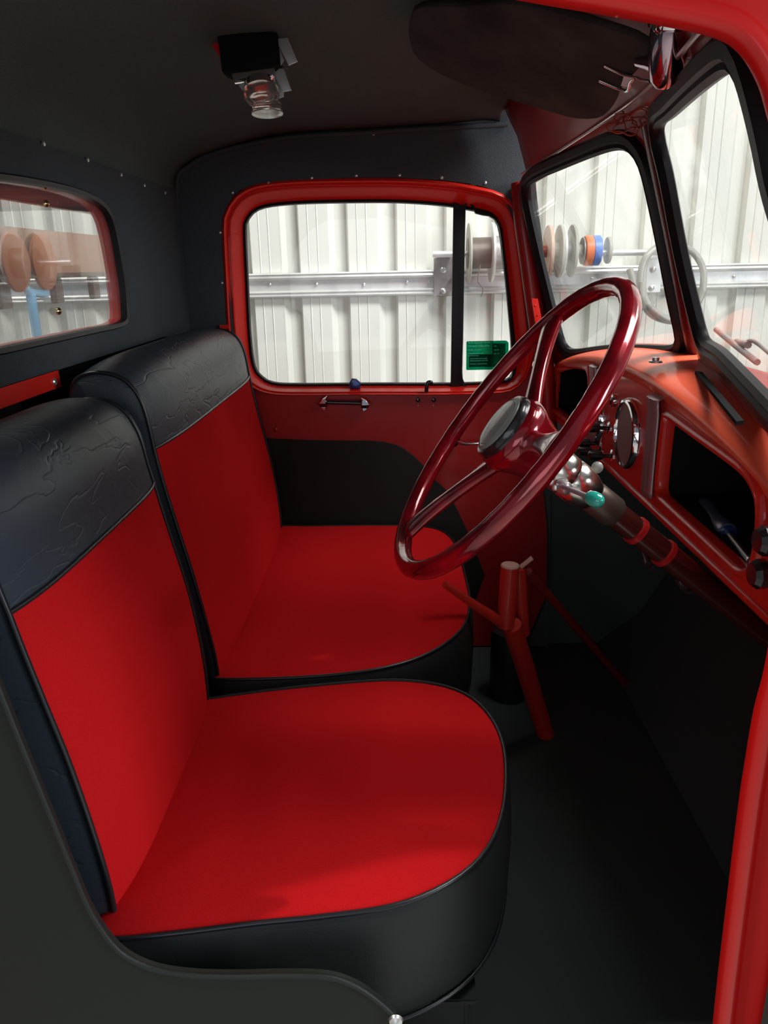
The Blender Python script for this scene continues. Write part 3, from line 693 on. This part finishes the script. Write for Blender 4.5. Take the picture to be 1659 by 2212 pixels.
for (u, v) in [(1196, 690), (878, 1150), (1212, 968)]:
    a = angle_at(u, v); e = (WU * math.cos(a) + WV * math.sin(a)); f_ = WN.cross(e); L = []
    for i in range(13):
        s_ = i / 12; r_ = .030 + (WR - .036) * s_; hw = .021 - .008 * math.sin(s_ * math.pi) + .004 * s_ ** 6; th = .0085
        hgt = -.028 * (1 - s_) ** 1.3
        L.append([WC + e * r_ + f_ * hw * math.cos(2 * math.pi * j / 16) * (abs(math.cos(2 * math.pi * j / 16)) ** -.3 if abs(math.cos(2 * math.pi * j / 16)) > .01 else 1) + WN * (hgt + th * math.sin(2 * math.pi * j / 16)) for j in range(16)])
    loft('spoke', L, CANDY, whl, cap0=True, cap1=True)
lathe('hub', WC - WN * .075, WN, [(.026, 0), (.034, .004), (.038, .02), (.044, .038), (.050, .050), (.052, .060), (.049, .070), (.044, .075)], CANDY, whl, n=40)
hb = lathe('horn_ring', WC, WN, [(.046, -.006), (.047, .002), (.044, .008), (.040, .009)], BLKPL, whl, n=40)
lathe('horn_button', WC, WN, [(.0405, .004), (.040, .010), (.036, .0125), (.0355, .0115), (.034, .0115), (.033, .013), (.018, .0155), (.001, .016)], HORN, hb, n=40, label='grey domed horn button')
CE = P(1500, 1250, 'Y', 1.0); CA = (CE - WC).normalized()
col = thing('steering_column', CE, 'dark steering column with chrome collar and turquoise knobbed lever', 'column')
base = WC - WN * .072
tube('column_tube', [base, base + CA * .2, base + CA * .62], .0175, mat('dark_red_brown_enamel', (.05, .008, .006), .3, 0, .7), col, n=20)
tt = (P(1250, 1015, 'Y', .985) - base).length
lathe('chrome_collar', base + CA * .005, CA, [(.023, 0), (.026, .004), (.0275, .018), (.0275, .030), (.026, .032), (.0275, .034), (.028, .048), (.0255, .064), (.021, .076), (.018, .080)], mat('satin_chrome', (.72, .68, .62), .22, 1), col, n=32)
lathe('column_sleeve', base + CA * .080, CA, [(.019, 0), (.0215, .004), (.0215, .040), (.018, .046)], mat('dull_brown_metal', (.10, .075, .06), .4, .6), col, n=24)
for s_ in (.160, .215):
    lathe('clamp', base + CA * s_, CA, [(.0175, 0), (.0200, .0012), (.0200, .0088), (.0175, .010)], REDP, col, n=24, label='red painted clamp')
# lever
la, lb = P(1218, 1052, 'Y', .93), P(1268, 1072, 'Y', .90)
tube('lever', [P(1205, 1046, 'Y', .95), la, lb], .0032, CHROMED, col, n=10)
lathe('lever_boss', P(1214, 1051, 'Y', .945), lb - la, [(.008, -.006), (.010, 0), (.008, .010), (.005, .012)], STEEL, col, n=14)
kd = (lb - la).normalized()
lathe('lever_knob', lb - kd * .002, kd, [(.003, 0), (.006, .002), (.0086, .006), (.0098, .0125), (.0092, .019), (.0066, .024), (.003, .0265), (.0005, .027)], GREEN, col, n=24, label='turquoise oval lever knob')
for u, v in [(1190, 1040), (1200, 1052), (1222, 1060)]:
    lathe('clip_screw', P(u, v, 'Y', .945), (-.4, -1, -.3), [(.004, 0), (.004, .004), (.001, .006)], STEEL, col, n=10)
lathe('switch_button', P(1292, 1010, 'Y', 1.0), (-.5, -1, .3), [(.007, 0), (.008, .006), (.005, .010), (.001, .011)], HORN, col, n=14)

# pedals and linkage hanging below the fascia
for k_, (u, v, u2, v2) in enumerate([(1395, 1130, 1400, 1215), (1460, 1190, 1478, 1262)]):
    a = P(u, v, 'X', .50); b = P(u2, v2, 'X', .47)
    pd = thing('pedal_hanger', b, ('left' if k_ == 0 else 'right') + ' hand curved dark steel hook hanging under the dashboard', 'bracket', 'hooks under the dashboard')
    tube('arm', [a, a.lerp(b, .5) + Vector((-.01, -.01, 0)), b, b + Vector((-.012, -.03, .004)), b + Vector((-.008, -.045, .020))], .006, GALVD if 0 else mat('dark_steel', (.07, .055, .05), .35, .5), pd, k=4, n=8, sq=.5)
    box('foot', b + Vector((0, 0, -.004)), (.012, .05, .006), bpy.data.materials['dark_steel'], pd, bevel=.001)

# ---------------------------------------------------------------- seats
def cushion(root, loop2, z0, zbot):
    lp = resample(loop2, 96); nn = loopn(lp); c = sum(lp, Vector((0, 0))) / len(lp)
    f = lambda o, z: [Vector((p.x + m.x * o, p.y + m.y * o, z)) for p, m in zip(lp, nn)]
    loops = []
    for s_ in (1, .985, .95, .9, .82, .7, .55, .4, .25, .12, .03):
        zz = z0 + .024 * (1 - s_ ** 3.0) ** .7
        loops.append([Vector((c.x + (p.x - c.x) * s_, c.y + (p.y - c.y) * s_, zz)) for p in lp])
    loft('cushion_top', loops, FABRIC, root, cap1=True, label='red cloth cushion top')
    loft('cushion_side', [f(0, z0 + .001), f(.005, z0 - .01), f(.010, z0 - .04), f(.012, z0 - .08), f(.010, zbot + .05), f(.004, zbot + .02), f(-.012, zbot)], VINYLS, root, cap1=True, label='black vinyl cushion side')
    tube('piping', f(.002, z0 + .001), .0032, VINYLP, root, closed=True, n=8)
    tube('lower_piping', f(.006, zbot + .016), .003, VINYLP, root, closed=True, n=8)
PROF = [(-.335, -.76), (-.332, -.68), (-.338, -.60), (-.352, -.50), (-.368, -.42), (-.382, -.35), (-.392, -.29), (-.399, -.23), (-.407, -.195), (-.422, -.170), (-.445, -.156), (-.475, -.152), (-.502, -.160), (-.516, -.182), (-.522, -.23)]
PROF0 = catmull([Vector(p) for p in PROF], False, 4)
def backrest(root, y0, y1, seamz, drop=0.0, in0=.03, in1=.03):
    PROF = [Vector((p.x, p.y - drop * max(0, min(1, (p.y - seamz) / .12)))) for p in PROF0]
    i0 = min(range(len(PROF) // 2 + 8), key=lambda i: abs(PROF[i].y - seamz))
    ym = (y0 + y1) / 2
    def rows(a, b):
        out = []
        for i in range(a, b + 1):
            p = PROF[i]; n_ = (PROF[min(i + 1, len(PROF) - 1)] - PROF[max(i - 1, 0)]); nv = Vector((n_.y, -n_.x)).normalized()
            tt_ = i / (len(PROF) - 1); kk = max(0, (-.50 - p.y) / .26) ** 1.5; ia = in0 * kk + .012 * max(0, tt_ - .55); ib = in1 * kk + .012 * max(0, tt_ - .55)
            row = []
            for j in range(25):
                s_ = j / 24; y = y0 + ia + (y1 - y0 - ia - ib) * s_; e = abs(2 * s_ - 1)
                cr = .016 * (1 - e ** 5); row.append(Vector((p.x + nv.x * cr, y, p.y + nv.y * cr)))
            out.append(row)
        return out
    lo, hi = rows(0, i0), rows(i0, len(PROF) - 1)
    grid('backrest_cloth', lo, FABRIC, root, label='red cloth backrest panel')
    grid('backrest_top', hi, VINYL, root, label='black vinyl upper backrest')
    for e in (0, -1):
        edge = [r[e] for r in lo] + [r[e] for r in hi[1:]]
        tube('piping', [p + Vector((.002, 0, .001)) for p in edge], .0036, VINYLP, root, n=8)
        back = [Vector((-.530 + .004 * 0, edge[-1].y, p.z if p.z < -.23 else -.23)) for p in edge]
        sg = -1 if e == 0 else 1
        L = []
        for q in (0, .15, .5, .85, 1):
            L.append([a.lerp(b, q) + Vector((0, sg * .010 * math.sin(q * math.pi), 0)) for a, b in zip(edge, back)])
        grid('side_panel', L, VINYL, root, label='black vinyl side of the backrest')
    tube('seam_piping', [p + Vector((.0015, 0, 0)) for p in lo[-1]], .0030, VINYLP, root, n=8)
    bx = [[Vector((-.530, y0 + .012, z)), Vector((-.530, y1 - .012, z))] for z in (-.76, -.23)]
    grid('back_panel', bx, VINYL, root, th=.004)
dseat = thing('driver_seat', (-.1, .93, -.92), 'nearer red cloth and black vinyl seat, the narrow one by the open door', 'seat', 'cab seats')
npx = [(250, 2027), (400, 2012), (560, 1992), (700, 1978), (870, 1950), (1000, 1885), (1068, 1800), (1090, 1690), (1078, 1590), (1030, 1520), (960, 1485), (850, 1472), (700, 1482), (560, 1497), (450, 1512)]
nl = [P(u, v, 'Z', -.70).xy for u, v in npx]
nl = [Vector((-.352, nl[0].y + .006))] + nl + [Vector((-.352, nl[-1].y - .004))]
dn = [nl[0], nl[0].lerp(nl[-1], .5), nl[-1]]
nl2 = resample(catmull([nl[-1], nl[-1].lerp(nl[0], .03), nl[-1].lerp(nl[0], .5), nl[-1].lerp(nl[0], .97)] + nl[:-1], True, 6), 120)
cushion(dseat, nl2, -.70, -.885)
backrest(dseat, .685, 1.165, -.318, .034, .006, .03)
pseat = thing('passenger_seat', (-.1, 1.65, -.92), 'farther red cloth and black vinyl seat, the wide one beside the closed door', 'seat', 'cab seats')
fl = [(-.352, 1.228), (-.30, 1.214), (-.15, 1.222), (-.03, 1.250), (.06, 1.310), (.125, 1.41), (.150, 1.54), (.152, 1.70), (.148, 1.86), (.125, 1.98), (.07, 2.035), (-.05, 2.052), (-.25, 2.055), (-.352, 2.050), (-.356, 1.9), (-.356, 1.6), (-.356, 1.3)]
cushion(pseat, catmull([Vector(q) for q in fl], True, 6), -.70, -.885)
backrest(pseat, 1.205, 2.055, -.268)
# box carrying the seats
sb = thing('seat_box', (-.2, 1.36, ZF), 'dark grey painted box under the two seats', 'box')
box('body', (-.20, 1.40, -.998), (.56, 1.30, .20), GREYBLK, sb, bevel=.006)
box('top_flange', (-.20, 1.40, -.8945), (.58, 1.32, .008), GREYBLK, sb, bevel=.002)

# ---------------------------------------------------------------- near door opening
FRN = Frame((0, YN, 0), (1, 0, 0), (0, 0, 1))
wl_px = [(-60, 1340), (0, 1490), (50, 1615), (110, 1762), (160, 1885), (200, 1975), (255, 2050), (320, 2088), (400, 2104), (500, 2108), (620, 2106), (710, 2110), (770, 2130), (815, 2160), (855, 2196)]
cur = catmull(pxs(FRN, wl_px), False, 4)
pan = cur + [Vector((cur[-1].x + .01, ZF)), Vector((-.60, ZF)), Vector((-.60, cur[0].y)), ]
plate('wall_right', pan, [], Frame((0, YN + .004, 0), (1, 0, 0), (0, 0, 1)), .008, GREYBLK, kind='structure')
lower = [Vector((-.60, .30)), Vector((-.05, .30)), Vector((-.05, .200)), Vector((-.29, .196)), Vector((-.37, .16)), Vector((-.44, .08)), Vector((-.475, -.03)), Vector((-.48, -.1)), Vector((-.46, cur[0].y)), Vector((-.60, cur[0].y))]
plate('wall_right_rear', lower, [], Frame((0, YN + .004, 0), (1, 0, 0), (0, 0, 1)), .008, FELTB, kind='structure')
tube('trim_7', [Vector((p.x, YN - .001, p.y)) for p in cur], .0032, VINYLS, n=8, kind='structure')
lathe('trim_8', Vector((cur[-1].x, YN - .004, cur[-1].y)), (0, -1, 0), [(.008, 0), (.007, .003), (.003, .005), (.001, .006)], STEEL, n=12, kind='structure')
# header and front post of the near opening
hp_ = [(700, -120), (900, -48), (1150, 0), (1290, 24), (1430, 50), (1545, 76), (1600, 108), (1640, 170), (1662, 240), (1700, 400), (1740, 700), (1720, 1000), (1690, 1250), (1659, 1440), (1634, 1540), (1615, 1650), (1600, 1750), (1574, 1960), (1545, 2212), (1530, 2400)]
hc = catmull([P(u, v, 'Y', YN) for u, v in hp_], False, 5); rows = []
n_ = len(hc)
for i in range(n_):
    a = hc[max(0, i - 1)]; b = hc[min(n_ - 1, i + 1)]; t_ = (b - a).normalized(); o = Vector((-t_.z, 0, t_.x))  # outward in XZ
    if o.x < 0 and i > n_ // 2 or (i < n_ // 4 and o.z < 0): o = -o
    if i >= n_ // 4 and o.x < 0: o = -o
    rows.append([hc[i] + o * .034 + Vector((0, .050, 0)), hc[i] + o * .016 + Vector((0, .030, 0)), hc[i] + o * .001 + Vector((0, .006, 0)), hc[i] + o * .004 - Vector((0, .004, 0)), hc[i] + o * .012 - Vector((0, .006, 0)),
                 hc[i] + o * .018 - Vector((0, .001, 0)), hc[i] + o * .022 + Vector((0, .002, 0)), hc[i] + o * .045 - Vector((0, .004, 0)), hc[i] + o * .075 - Vector((0, .012, 0)), hc[i] + o * .16 - Vector((0, .014, 0))])
grid('door_frame_near', rows, mat('red_door_frame_paint', (.62, .008, .007), .4, 0, .3, .35), th=.002, kind='structure')
# roof skin over the near opening, closes the cab above and in front
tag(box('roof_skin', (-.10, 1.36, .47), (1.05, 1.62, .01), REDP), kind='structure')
box('wall_right_top', (-.16, YN + .03, .37), (.90, .02, .20), FELTB, kind='structure')

# outer body skin, beyond the frame of the photograph
box('wall_right_skin_rear', (-.66, .582, -.33), (.12, .03, 1.60), RED, kind='structure', bevel=.006)
box('wall_right_skin_front', (.645, .580, -.68), (.50, .026, .86), RED, kind='structure', bevel=.006)
box('wall_rear_skin', (-.70, 1.37, -.66), (.03, 1.60, .90), RED, kind='structure', bevel=.006)

# ---------------------------------------------------------------- red tubular stand in the footwell
st = thing('red_tube_stand', P(1180, 1590, 'Z', ZF + .01), 'red tubular post with angled braces standing in the passenger footwell', 'stand')
REDM = mat('satin_red_tube', (.45, .016, .008), .5, 0, .25)
a, b = P(1102, 1222, 'Y', 1.50), P(1092, 1352, 'Y', 1.50)
tube('post', [a, b], .0195, REDM, st, n=18)
lathe('post_cap', a, a - b, [(.0195, -.002), (.020, 0), (.018, .003), (.001, .004)], mat('worn_cap', (.55, .32, .26), .4, .3), st, n=18)
f0, f1 = P(1125, 1225, 'Y', 1.56), P(1150, 1205, 'Y', 1.56)
tube('post', [f0 + Vector((-.005, 0, -.002)), P(1128, 1370, 'Y', 1.56)], .0165, REDM, st, n=14)
tube('coupling', [P(1105, 1350, 'Y', 1.5), P(1178, 1585, 'Z', ZF + .004)], .0215, REDM, st, n=18)
tube('brace', [P(1095, 1352, 'Y', 1.5), P(1030, 1310, 'Y', 1.46), P(960, 1262, 'Y', 1.42)], lambda t: .0125 - .006 * t, REDM, st, n=12)
tube('brace', [P(1140, 1235, 'Y', 1.57), P(1350, 1475, 'Z', ZF + .05)], .010, mat('dark_red_tube', (.16, .006, .006), .5, 0, .2), st, n=12)
tube('post_edge', [f0, f1], .010, bpy.data.materials['worn_cap'], st, n=10, sq=.4)
# smoked canister behind the stand
tag(lathe('black_canister', P(1098, 1500, 'Z', ZF + .002), (0, 0, 1), [(.046, 0), (.050, .006), (.050, .17), (.044, .19), (.020, .195)], mat('black_smooth_plastic', (.010, .011, .010), .45), n=32), 'black smooth canister on the cab floor behind the red stand', 'canister')

# ---------------------------------------------------------------- roof lamp, visor, wiper motor
def ceil_z(x, y):
    c = 1 - ((y - YM) / .73) ** 2; s_ = min(sec, key=lambda q: abs(q.x - x)); k = max(0, min(1, (s_.x - XB) / .25)); return s_.y + .062 * c * k ** .8
LY = 1.46; lc = P(548, 100, 'Y', LY)
zc_ = ceil_z(lc.x, LY)
lamp = thing('roof_lamp', (lc.x, LY, zc_), 'small chrome and black cabin lamp with clear round lens on the roof lining', 'lamp')
bx = Frame((0, LY, 0), (1, 0, 0), (0, 0, 1))
def q3(u, v, y): return P(u, v, 'Y', y)
def slab(nm, L, y, dy, m, bev=.001, **kw):
    fr = Frame((0, y, 0), (1, 0, 0), (0, 0, 1)); return plate(nm, pxs(fr, L), [], fr, dy, m, lamp, bevel=bev, **kw)
slab('housing', [(480, 84), (598, 84), (603, 144), (590, 150), (500, 162), (489, 158)], LY, .05, VOID, .003)
slab('mount_wing', [(459, 97), (468, 94), (486, 96), (488, 138), (478, 126)], LY - .012, .004, mat('bright_red_plastic', (.75, .02, .03), .3), .001)
slab('mount_wing', [(597, 86), (621, 84), (641, 132), (624, 140)], LY - .005, .006, PSTEEL, .001)
slab('mount_wing', [(600, 98), (612, 130), (606, 140), (597, 110)], LY + .0, .004, PSTEEL, .001)
slab('side_plate', [(604, 150), (612, 150), (628, 194), (612, 197), (592, 160)], LY + .0, .006, PSTEEL, .001)
slab('base_plate', [(497, 158), (590, 148), (612, 190), (612, 208), (600, 212), (534, 206), (512, 178)], LY + .012, .004, PSTEEL, .001)
slab('trim_bar', [(505, 160), (590, 150), (591, 166), (511, 177)], LY - .012, .020, CHROME, .003)
l1 = q3(562, 176, LY - .005); ax = Vector((.10, -.30, -1))
lathe('lens_collar', l1, ax, [(.020, -.004), (.026, 0), (.027, .010), (.025, .012)], CHROME, lamp, n=28)
lathe('lens', l1 + ax.normalized() * .010, ax, [(.025, 0), (.030, .003), (.030, .016), (.027, .021), (.020, .022), (.019, .020), (.013, .022), (.012, .020), (.001, .022)], LENS, lamp, n=32)
l2 = q3(576, 222, LY + .01)
lathe('lens', l2, Vector((.03, -.1, -1)), [(.020, 0), (.025, .002), (.0255, .012), (.028, .015), (.027, .018), (.001, .019)], LENS, lamp, n=32)
# sun visor
vis = thing('sun_visor', P(1200, 200, 'Y', 1.15), 'black dusty felt sun visor folded up against the roof front', 'visor')
vo = [(900, 20), (1000, 10), (1130, 6), (1280, 45), (1400, 90), (1385, 130), (1340, 180), (1325, 215), (1300, 243), (1262, 248), (1215, 240), (1100, 205), (980, 165), (900, 110)]
o3 = P(1330, 170, 'Y', 1.16); o4 = P(1262, 246, 'Y', 1.30); o5 = P(1000, 30, 'Y', 1.18)
o5 = Vector((.06, 1.2, .352)); 
FV = Frame(o4, (o3 - o4), (o5 - o4))
pv = pxs(FV, vo)
plate('visor_board', resample(catmull(pv, True, 4), 60), [], FV, .012, WORN, vis, bevel=.004)
def vpt(u, v, off): a = FV.px(u, v); return FV.at(a[0], a[1], off * (1 if FV.N.z < 0 else -1))
tube('visor_clip', [vpt(1313, 128, .009), vpt(1355, 146, .010), vpt(1385, 148, .012), vpt(1395, 153, .012), vpt(1415, 152, .014)], .0016, CHROME, vis, n=8)
tube('visor_clip', [vpt(1302, 160, .009), vpt(1350, 178, .010), vpt(1366, 176, .012), vpt(1372, 158, .012), vpt(1380, 150, .012)], .0022, CHROME, vis, n=8, k=3)
plate('clip_plate', [Vector(FV.px(*q_)) for q_ in [(1357, 146), (1380, 149), (1370, 172), (1350, 168)]], [], Frame(FV.at(0, 0, .010 * (1 if FV.N.z < 0 else -1)), FV.U, FV.V), .002, mat('pale_steel', (.8, .82, .86), .4, .3), vis)
# wiper motor
a, b = P(1452, 52, 'Y', 1.02), P(1438, 148, 'Y', 1.04)
mo = thing('wiper_motor', a, 'rounded chrome wiper motor hanging at the top of the windscreen', 'motor')
DCH = mat('dark_chrome', (.55, .42, .48), .12, 1)
lathe('body', a, b - a, [(.022, -.004), (.024, .0), (.023, .030), (.020, .045), (.017, .058), (.010, .066), (.001, .069)], DCH, mo, n=28)
lathe('flange', a, b - a, [(.024, -.006), (.028, -.004), (.028, .0), (.024, .003)], CHROME, mo, n=28)
tube('bracket', [P(1418, 48, 'Y', 1.0), P(1415, 60, 'Y', 1.0), P(1425, 68, 'Y', 1.01)], .004, CHROME, mo, n=8)
tube('spindle', [P(1425, 142, 'Y', 1.04), P(1404, 136, 'Y', 1.06), P(1380, 132, 'Y', 1.08)], lambda t: .010 - .003 * t, DCH, mo, n=12)

# ---------------------------------------------------------------- outside, behind the rear window
XH = -1.05
hbd = thing('tray_headboard', (XH, 1.9, -1.0), 'rust brown headboard with two rows of slots behind the rear window', 'headboard')
FRH = Frame((XH, 0, 0), (0, 1, 0), (0, 0, 1))
def rect(u0, v0, u1, v1): return pxs(FRH, [(u0, v0), (u1, v0 + 2), (u1, v1 + 6), (u0, v1)])
holes = [rect(-40, 458, 92, 478), rect(122, 459, 166, 492), rect(222, 461, 262, 506), rect(-40, 596, 30, 616), rect(40, 596, 109, 622), rect(137, 596, 183, 640), rect(231, 595, 268, 656)]
# brown boards between the slots
a, b = P(-60, 440, 'X', XH), P(330, 500, 'X', XH)
z1 = P(100, 506, 'X', XH).z; z2 = P(100, 594, 'X', XH).z
def bd(nm, v0, v1, m, y0=None, y1=None, x=0, **kw):
    za, zb_ = P(120, v0, 'X', XH).z, P(120, v1, 'X', XH).z; ya = y0 if y0 else 1.6; yb = y1 if y1 else 3.0
    return box(nm, (XH + x, (ya + yb) / 2, (za + zb_) / 2), (.02, yb - ya, za - zb_), m, hbd, bevel=.003, **kw)
bd('board', 500, 592, BROWN); bd('rail', 592, 600, DKBROWN, x=.02); 
for u in (118, 200, 0):
    p0 = P(u, 600, 'X', XH); bd('slat', 600, 655, DKBROWN, p0.y - .03, p0.y + .03)
for u in (45, 105):
    c = P(u, 566, 'X', XH + .04)
    lathe('round_disc', (XH + .02, c.y, c.z), (1, 0, 0), [(.078, 0), (.078, .01), (.07, .014), (.001, .015)], mat('orange_brown', (.42, .13, .05), .5) if u == 45 else bpy.data.materials['orange_brown'], hbd, n=36)
for yy in (1.62, 2.98): box('post', (XH, yy, -.42), (.04, .05, 1.4), DKBROWN, hbd, bevel=.004)
fb = thing('blue_rack', (-1.45, 2.6, -1.7), 'pale blue steel tube rack outside behind the rear window', 'rack')
g0 = [P(40, 598, 'X', -1.45), P(62, 632, 'X', -1.45), P(185, 645, 'X', -1.45)]
tube('rail', g0, .016, PALEB, fb, n=8); tube('leg', [P(66, 634, 'X', -1.45), Vector((-1.45, P(66, 634, 'X', -1.45).y, -1.69))], .02, PALEB, fb, n=8)
tube('leg', [P(185, 645, 'X', -1.45), Vector((-1.45, P(185, 645, 'X', -1.45).y, -1.69))], .016, PALEB, fb, n=8)
